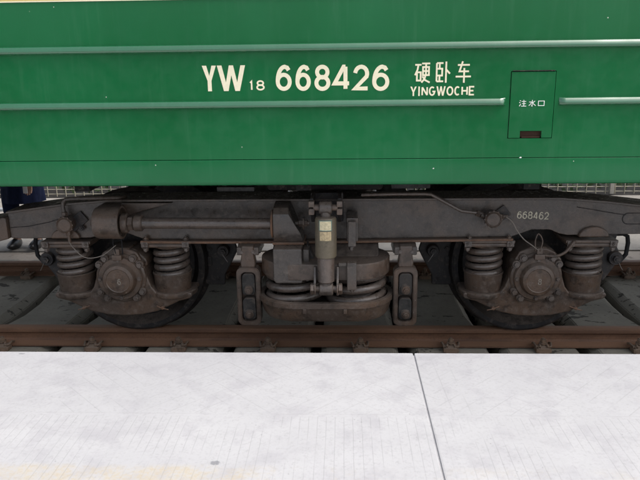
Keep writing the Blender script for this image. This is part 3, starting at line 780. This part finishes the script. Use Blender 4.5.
tr.ring(stadium(.228), stadium(.196), .345, .378, 'Z', .004)
tr.prism(stadium(.205), .300, .320, 'Z', .004)
t = bmesh.new(); rings = []
for r, z in ((.222, .346), (.216, .330), (.205, .285), (.190, .262), (.150, .252)):
    rings.append([t.verts.new((x, y, z)) for x, y in stadium(r)])
for a, b in zip(rings, rings[1:]):
    n = len(a)
    for i in range(n): t.faces.new((a[i], a[(i+1) % n], b[(i+1) % n], b[i]))
t.faces.new(rings[-1]); bmesh.ops.recalc_face_normals(t, faces=t.faces[:]); tr._merge(t)
tray = tr.build('spring_tray', M['steel'], bogie, sharp=.7)
k = MB()
for x in (-.11, .11): k.box(x-.010, x+.010, CY-.226, CY-.210, .318, .345, .003)
k.build('drain_lug', M['steel'], tray)
MB().box(-.07, .07, -1.0, 1.0, .255, .30, .006).build('spring_plank', M['dark'], bogie)

# --- swing hangers
def hanger(xc):
    y0, y1 = -1.225, -1.145
    o, i = rrect(xc-.066, xc+.066, .193, .535, .034), rrect(xc-.041, xc+.041, .217, .508, .024)
    m = MB().ring(o, i, y0, y1, 'Y', .005)
    m.prism([(xc-.040, .53), (xc+.040, .53), (xc+.043, .56), (xc+.036, .60), (xc+.036, .655), (xc-.036, .655), (xc-.036, .60), (xc-.043, .56)], -1.21, -1.15, 'Y', .010, 3)
    m.box(xc-.044, xc+.044, -1.17, -1.15, .215, .51, .003)
    h = m.build('swing_hanger', M['steel'], bogie)
    for z0, z1 in ((.372, .500), (.228, .356)):
        p = MB().prism(rrect(xc-.037, xc+.037, z0, z1, .024), -1.222, -1.165, 'Y', .007)
        p.prism(rrect(xc-.030, xc+.030, z0+.006, z0+.062, .026), -1.234, -1.215, 'Y', .006)
        p.build('pad', M['slate'], h)
        MB().cyl((xc+.002, -1.234, z0+.036), (xc+.002, -1.238, z0+.036), .024, n=20).hexb((xc+.002, -1.238, z0+.036), NY, .015, .016).build('bolt', M['steel'], h)
    b = MB().box(xc-.062, xc+.062, -1.20, -1.10, .600, .646, .006)
    bo = b.build('hanger_bracket', M['frame'], h)
    for dx in (-.032, .032): bolt(h, (xc+dx, -1.20, .622), NY, .011, .009)
hanger(-.432); hanger(.445)
# brackets' attachment to the frame underside
for x0 in (-.50, .38): MB().box(x0, x0+.13, -1.12, -.95, .59, .6445, .004).build('hanger_mount', M['frame'], bogie)

# --- traction rod
ZR, YR = .790, -1.21
trod = MB().cyl((-1.01, YR, ZR), (-.285, YR, ZR-.006), .031, n=28).build('traction_rod', M['spring'], bogie)
k = MB().cyl((-1.085, YR, ZR), (-1.055, YR, ZR), .042, n=6, bev=.003).cyl((-1.052, YR, ZR), (-1.005, YR, ZR), .046, n=24, bev=.006)
k.cyl((-1.125, YR, ZR), (-1.085, YR, ZR), .055, n=24, bev=.008)
k.build('nut', M['steel'], trod)
bolt(trod, (-1.272, YR, ZR), (-1, 0, 0), .022, .016, mat='steel', name='nut')
k = MB()
k.cyl((-.145, YR, ZR-.004), (-.095, YR, ZR-.004), .020, n=6, bev=.003).cyl((-.20, YR, ZR-.004), (-.085, YR, ZR-.004), .013, n=12).cyl((-.12, YR, ZR-.004), (-.112, YR, ZR-.004), .036, n=6)
k.build('nut', M['steel'], trod)
MB().cyl((-.292, YR, ZR-.006), (-.281, YR, ZR-.006), .078, n=32, bev=.004).build('rubber_pad', M['rustflange'], trod)
# left cup: a short open barrel on a plate welded to the frame
c = MB().lathe([(0, -1.270), (.066, -1.270), (.083, -1.262), (.090, -1.245), (.091, -1.13), (.0915, -1.118), (.080, -1.118), (.078, -1.235), (0, -1.24)], (0, YR, ZR+.004), 'X', 48)
# open front corner faces the viewer: side plates back to the frame
c.box(-1.262, -1.14, -1.19, -1.07, .712, .880, .006)
c.prism([(-1.15, .884), (-.86, .884), (-.93, .865), (-1.02, .842), (-1.10, .815), (-1.13, .80), (-1.15, .86)], -1.12, -1.07, 'Y', .004)
c.build('rod_bracket', M['steel'], frame)
# right bracket on the bolster: tapered cheek with rounded head, then its box leg
t = MB()
prof = [(-1.07, .692), (-1.245, .692), (-1.268, .74), (-1.272, .80), (-1.258, .846), (-1.225, .875), (-1.18, .886), (-1.07, .886)]
ct = bmesh.new(); lo, hi = [], []
for y, z in prof:
    xr = -.197 if z > .85 else -.197 + .078*min(1, (.85 - z)/.13)
    lo.append(ct.verts.new((-.278, y, z))); hi.append(ct.verts.new((xr, y, z)))
n = len(prof); ct.faces.new(lo); ct.faces.new(hi[::-1])
for i in range(n): ct.faces.new((lo[(i+1) % n], lo[i], hi[i], hi[(i+1) % n]))
bmesh.ops.triangulate(ct, faces=[f for f in ct.faces if len(f.verts) > 4])
bmesh.ops.recalc_face_normals(ct, faces=ct.faces[:]); t._merge(ct)
rb = t.build('rod_bracket', M['frame'], bogie, sharp=.45)
MB().box(-.285, -.112, -1.262, -1.07, .676, .690, .004).build('lip', M['rustflange'], rb)
MB().prism([(-.276, .675), (-.120, .675), (-.116, .50), (-.122, .482), (-.262, .482), (-.276, .498)], -1.345, -1.08, 'Y', .008, 3).box(-.118, -.085, -1.30, -1.20, .48, .66, .004).build('box_leg', M['frame'], rb)
MB().prism([(-.10, .684), (-.02, .50), (-.10, .50)], -1.24, -1.16, 'Y', .004).build('gusset', M['dark'], rb)

# --- vertical damper
XD, YD = .010, -1.40
dp = MB().lathe([(0, .650), (.052, .650), (.056, .656), (.056, .852), (.050, .862), (.030, .866), (0, .866)], (XD, YD, 0), 'Z', 40).build('damper', M['khaki'], bogie)
MB().lathe([(0, .510), (.038, .510), (.044, .518), (.046, .66), (0, .66)], (XD-.001, YD, 0), 'Z', 40).build('cylinder', M['spring'], dp)
MB().cyl((XD-.033, YD, .912), (XD+.033, YD, .912), .034, n=28, bev=.005).cyl((XD, YD, .86), (XD, YD, .90), .026, n=20).build('eye', M['frame'], dp)
e = MB().cyl((XD-.036, YD, .472), (XD+.036, YD, .472), .036, n=28, bev=.005).cyl((XD, YD, .48), (XD, YD, .515), .028, n=20)
e.build('eye', M['frame'], dp)
for z in (.912, .472):
    for sx in (-1, 1):
        e = MB()
        e.cyl((XD + sx*.034, YD, z), (XD + sx*.062, YD, z), .017, n=16)
        if z < .6:
            e.cyl((XD + sx*.062, YD, z), (XD + sx*.085, YD, z), .030, n=6, bev=.004).cyl((XD + sx*.056, YD, z), (XD + sx*.062, YD, z), .034, n=20)
        else:
            e.box(XD + sx*.072 - .015, XD + sx*.072 + .015, YD-.022, YD+.03, z-.036, z-.004, .005).box(XD + sx*.072 - .015, XD + sx*.072 + .015, YD-.022, YD+.03, z+.004, z+.036, .005)
        e.build('pin', M['steel'], dp)
# curved stickers on the tube
def sticker(z0, z1, r, w_, mat, name, parent):
    t = bmesh.new(); A = []; n = 10
    for z in (z0, z1): A.append([t.verts.new((XD + r*sin(a), YD - r*cos(a), z)) for a in [-w_ + 2*w_*i/n for i in range(n+1)]])
    for i in range(n): t.faces.new((A[0][i], A[0][i+1], A[1][i+1], A[1][i]))
    m = MB(); m._merge(t); return m.build(name, mat, parent)
for z0, z1 in ((.803, .851), (.748, .796)):
    if z0 > .8: sticker(z0-.003, z1+.003, .0568, .60, M['teal'], 'sticker_border', dp)
    sticker(z0, z1, .0574, .54, M['label' if z0 > .8 else 'labelb'], 'sticker', dp)
# top yoke on the frame, lower yoke on the spring cap
y = MB()
for sx in (-1, 1):
    y.prism([(YD+.02, .955), (YD+.30, .94), (YD+.30, .80), (YD+.16, .80), (YD+.02, .885)], XD + sx*.072 - .009, XD + sx*.072 + .009, 'X', .003)
y.box(XD-.09, XD+.09, -1.105, -1.080, .77, .935, .004)
y.build('damper_yoke', M['dark'], frame)
for sx in (-1, 1):
    x = XD + sx*.060; y = MB()
    y.prism([(YD-.018, .44), (YD-.018, .51), (YD+.03, .585), (YD+.12, .585), (YD+.12, .50), (YD+.02, .44)], x-.006, x+.006, 'X', .003)
    y.build('damper_yoke', M['frame'], drum)
# stop plates right of the damper
s1 = MB().box(.126, .168, -1.31, -1.28, .678, .815, .004).box(.118, .18, -1.282, -1.10, .70, .83, .006).hexb((.145, -1.295, .678), (0, 0, -1), .013, .016)
s1.build('stop_plate', M['frame'], frame)
MB().box(.120, .170, -1.395, -1.355, .462, .612, .004).box(.075, .119, -1.375, -1.35, .588, .606, .003).hexb((.146, -1.375, .462), (0, 0, -1), .011, .010).build('stop_plate', M['frame'], drum)

# --- levelling valves with pipes and cables
def valve(x, z):
    b = MB().lathe([(0, -1.078), (.040, -1.078), (.042, -1.13), (.047, -1.135), (.047, -1.158), (.040, -1.166), (.034, -1.160), (0, -1.160)], (x, 0, z), 'Y', 36)
    for i in range(12):
        a = 2*pi*i/12; b.cyl((x+.045*cos(a), -1.137, z+.045*sin(a)), (x+.045*cos(a), -1.160, z+.045*sin(a)), .0055, n=8)
    v = b.build('valve', M['steel'], bogie)
    rot = Matrix.Rotation(R(-38), 3, 'Y')
    MB().box(x-.025, x+.105, -1.090, -1.077, z-.035, z+.035, .004, 2, rot).build('mount_plate', M['dark'], v)
    return v
v1 = valve(-1.470, .767)
MB().hexb((-1.40, -1.09, .735), NY, .012, .01).build('bolt', M['dark'], v1)
MB().tube([(-1.478, -1.12, .805), (-1.482, -1.12, .86), (-1.480, -1.12, .890), (-1.462, -1.12, .908), (-1.42, -1.12, .912), (-1.30, -1.12, .914), (-1.18, -1.11, .912), (-1.14, -1.05, .908)], .011, 10).build('air_pipe', M['frame'], v1, sharp=2)
MB().cyl((-1.477, -1.12, .80), (-1.477, -1.12, .835), .018, n=6, bev=.002).build('union_nut', M['steel'], v1)
MB().cyl((-1.468, -1.12, .722), (-1.467, -1.12, .70), .015, n=6, bev=.002).cyl((-1.467, -1.12, .70), (-1.465, -1.12, .655), .009, n=10).build('union_nut', M['steel'], v1)
v2 = valve(.924, .791)
MB().tube([(.20, -1.125, .926), (.386, -1.125, .930), (.55, -1.125, .930), (.585, -1.125, .926), (.61, -1.125, .912), (.735, -1.125, .842), (.755, -1.125, .833), (.79, -1.125, .829), (.87, -1.125, .817)], .010, 10).build('air_pipe', M['spring'], v2, sharp=2)
MB().cyl((.835, -1.122, .822), (.858, -1.12, .812), .018, n=6, bev=.002).cyl((.862, -1.12, .810), (.885, -1.12, .800), .016, n=12).build('union_nut', M['steel'], v2)
MB().cyl((.965, -1.12, .795), (.985, -1.12, .800), .016, n=6, bev=.002).cyl((.985, -1.12, .80), (1.01, -1.12, .80), .009, n=10).build('union_nut', M['steel'], v2)
def smooth_path(P, n=8):
    out = []
    Q = [Vector(p) for p in P]; Q = [Q[0]*2-Q[1]] + Q + [Q[-1]*2-Q[-2]]
    for i in range(1, len(Q)-2):
        for k in range(n):
            t = k/n; a, b, c, d = Q[i-1:i+3]
            out.append(.5*((2*b) + (c-a)*t + (2*a-5*b+4*c-d)*t*t + (3*b-a-3*c+d)*t**3))
    out.append(Q[-2]); return out
MB().tube(smooth_path([(-1.466, -1.13, .665), (-1.441, -1.14, .632), (-1.39, -1.15, .585), (-1.34, -1.15, .572), (-1.27, -1.14, .588), (-1.20, -1.12, .640)]), .0028, 6).build('sensor_cable', M['wire'], v1, sharp=2)
MB().tube(smooth_path([(-1.205, -1.12, .59), (-1.215, -1.12, .66), (-1.20, -1.10, .72)]), .0035, 6).tube(smooth_path([(-1.165, -1.12, .585), (-1.165, -1.12, .66), (-1.18, -1.10, .72)]), .0035, 6).build('sensor_cable', M['rubber'], v1, sharp=2)
MB().tube(smooth_path([(.995, -1.13, .802), (1.030, -1.14, .775), (1.06, -1.14, .725), (1.10, -1.14, .675), (1.147, -1.14, .640), (1.19, -1.12, .605)]), .0032, 6).build('sensor_cable', M['wire'], v2, sharp=2)
MB().tube(smooth_path([(1.20, -1.12, .60), (1.21, -1.12, .66), (1.185, -1.12, .70), (1.17, -1.12, .66), (1.175, -1.12, .60)]), .0045, 6).tube(smooth_path([(1.225, -1.12, .575), (1.29, -1.13, .575), (1.34, -1.13, .60), (1.388, -1.12, .66)]), .0085, 8).build('sensor_cable', M['steel'], v2, sharp=2)
# shallow bolts along the frame top above the springs and a second conduit
for x in (-1.03, -.80, .81, 1.03): bolt(frame, (x, -1.098, .666), (0, 0, 1), .012, .012, mat='steel')

# far side of the bogie: the near side's parts turned half round
for o in [c for c in kids(bogie) if c.name.split('.')[0] in ('side_frame', 'spring_seat', 'coil_spring', 'spring_cup', 'axle_box', 'bolster_end', 'bolster_spring', 'spring_tray', 'swing_hanger', 'brake_hanger', 'damper', 'brake_caliper', 'hanger_mount', 'traction_rod')]:
    turned(o)

# ================================================================ THE PERSON beyond the train
def person():
    root = empty('person', (-3.27, 2.0, -.2))
    tag(root, 'person in dark navy clothes and black shoes bending down beyond the train', 'person')
    def skin(name, joints, edges, mat, sub=2, parent=root):
        me = bpy.data.meshes.new(name); me.from_pydata([j[0] for j in joints], edges, []); me.materials.append(mat)
        o = bpy.data.objects.new(name, me); C.objects.link(o); o.parent = parent
        md = o.modifiers.new('skin', 'SKIN'); md.use_smooth_shade = True
        sv = me.skin_vertices[0].data
        for i, j in enumerate(joints):
            rr = j[1]; sv[i].radius = rr if isinstance(rr, tuple) else (rr, rr); sv[i].use_root = (i == 0)
        ss = o.modifiers.new('sub', 'SUBSURF'); ss.levels = sub; ss.render_levels = sub
        return o
    # trousers + jacket cover one body; feet at (+-.11)
    body = [((0, .02, .92), (.14, .12)), ((0, -.04, 1.10), (.13, .11)), ((0, -.14, 1.27), (.15, .11)), ((0, -.24, 1.39), (.10, .08)), ((0, -.29, 1.45), .052), ((0, -.34, 1.52), .05)]
    sk = skin('body', body + [
        ((-.11, .02, .84), .10), ((-.13, -.04, .47), .062), ((-.125, .03, .10), .042), ((-.125, -.12, .035), .035),
        ((.10, .02, .84), .10), ((.115, -.05, .47), .062), ((.105, .02, .10), .042), ((.105, -.14, .035), .035),
        ((-.20, -.20, 1.33), .055), ((-.25, -.32, 1.07), .042), ((-.24, -.42, .84), .032),
        ((.20, -.20, 1.33), .055), ((.25, -.30, 1.05), .042), ((.24, -.34, .80), .032)],
        [(0, 1), (1, 2), (2, 3), (3, 4), (4, 5), (0, 6), (6, 7), (7, 8), (8, 9), (0, 10), (10, 11), (11, 12), (12, 13), (3, 14), (14, 15), (15, 16), (3, 17), (17, 18), (18, 19)], M['skin'])
    skin('trousers', [((0, .02, .95), (.155, .135)), ((-.115, .02, .82), (.115, .12)), ((-.13, -.04, .47), .088), ((-.127, .02, .09), .078),
                      ((.105, .02, .82), (.115, .12)), ((.117, -.05, .47), .088), ((.107, .01, .09), .078)],
         [(0, 1), (1, 2), (2, 3), (0, 4), (4, 5), (5, 6)], M['navy'])
    skin('jacket', [((0, .02, .93), (.175, .15)), ((0, -.04, 1.10), (.16, .135)), ((0, -.14, 1.27), (.18, .13)), ((0, -.23, 1.38), (.12, .09)),
                    ((-.20, -.20, 1.33), .072), ((-.25, -.32, 1.07), .058), ((-.24, -.41, .87), .048),
                    ((.20, -.20, 1.33), .072), ((.25, -.30, 1.05), .058), ((.24, -.34, .83), .048)],
         [(0, 1), (1, 2), (2, 3), (3, 4), (4, 5), (5, 6), (3, 7), (7, 8), (8, 9)], M['blue'])
    # a long coat hem that hangs to the knees
    cm = MB(); t = bmesh.new(); rings = []
    for z, rx, ry in ((1.0, .17, .15), (.80, .19, .165), (.62, .205, .18), (.50, .215, .19)):
        rings.append([t.verts.new((rx*cos(a)*(1+.04*sin(7*a)), .01+ry*sin(a)*(1+.05*sin(9*a)), z)) for a in [2*pi*i/40 for i in range(40)]])
    for a, b in zip(rings, rings[1:]):
        for i in range(40): t.faces.new((a[i], a[(i+1) % 40], b[(i+1) % 40], b[i]))
    cm._merge(t); cm.build('coat_hem', M['navy'], root, sharp=2)
    # head with face
    hd = bmesh.new(); bmesh.ops.create_uvsphere(hd, u_segments=28, v_segments=20, radius=1)
    for v in hd.verts:
        x, y_, z = v.co
        nose = math.exp(-((x/.16)**2 + ((z+.12)/.22)**2)) * (.24 if y_ < 0 else 0)
        v.co = Vector((x*.076*(1-.18*max(0, -z)), y_*.096 - nose*.1, z*.118))
    for f in hd.faces: f.smooth = True
    hm = MB(); hm._merge(hd)
    for sx in (-1, 1): hm.cyl((sx*.070, .0, .0), (sx*.086, .012, .0), .026, .020, 12)
    ho_ = hm.build('head', M['skin'], root, (0, -.365, 1.585)); ho_.rotation_euler.x = .55
    em = MB()
    for sx in (-1, 1): em.lathe([(0, -.009), (.008, -.004), (.008, .004), (0, .009)], (sx*.030, -.088, .012), 'Y', 12)
    em.build('eye', M['hair'], ho_)
    MB().tube([(-.025, -.090, -.055), (0, -.094, -.057), (.025, -.090, -.055)], .004, 6).build('mouth', M['rustflange'], ho_)
    hr = bmesh.new(); bmesh.ops.create_uvsphere(hr, u_segments=28, v_segments=20, radius=1)
    bmesh.ops.delete(hr, geom=[v for v in hr.verts if v.co.z < -.2 or (v.co.y < -.55 and v.co.z < .45)], context='VERTS')
    for v in hr.verts: v.co = Vector((v.co.x*.083, v.co.y*.103+.004, v.co.z*.127))
    hh = MB(); hh._merge(hr); hh.build('hair', M['hair'], ho_)
    # hands: palm and five fingers
    for sx, wr in ((-1, Vector((-.24, -.42, .84))), (1, Vector((.24, -.34, .80)))):
        J = [(wr, .026), (wr+Vector((0, -.005, -.045)), (.036, .018)), (wr+Vector((0, -.008, -.085)), (.038, .016))]; Ed = [(0, 1), (1, 2)]
        for k, (dx, ln) in enumerate(((-.028, .070), (-.010, .082), (.010, .078), (.028, .062))):
            b0 = len(J); base = wr + Vector((dx, -.008, -.092))
            J += [(base, .009), (base+Vector((0, -.006, -ln*.5)), .0085), (base+Vector((0, -.022, -ln)), .0075)]
            Ed += [(2, b0), (b0, b0+1), (b0+1, b0+2)]
        b0 = len(J); J += [(wr+Vector((-sx*.036, -.012, -.045)), .011), (wr+Vector((-sx*.052, -.026, -.080)), .009)]; Ed += [(1, b0), (b0, b0+1)]
        skin('hand', J, Ed, M['skin'], 1)
    for x in (-.127, .107):
        s_ = bmesh.new(); bmesh.ops.create_uvsphere(s_, u_segments=20, v_segments=12, radius=1)
        for v in s_.verts:
            v.co = Vector((v.co.x*(.052 - .008*v.co.y), v.co.y*.14 - .055, max(v.co.z*.058*(1 + .35*v.co.y) + .045, .002)))
        m = MB(); m._merge(s_); m.build('shoe', M['shoe'], root, (x, 0, 0))
    return root
pe = person()
pb = tag(MB().box(-.022, .022, -.003, .003, -.075, 0, .001).build('paper_sheet', M['paper'], None, (-3.052, 1.62, .525)), 'small white sheet of paper held low by the person in navy', 'paper')
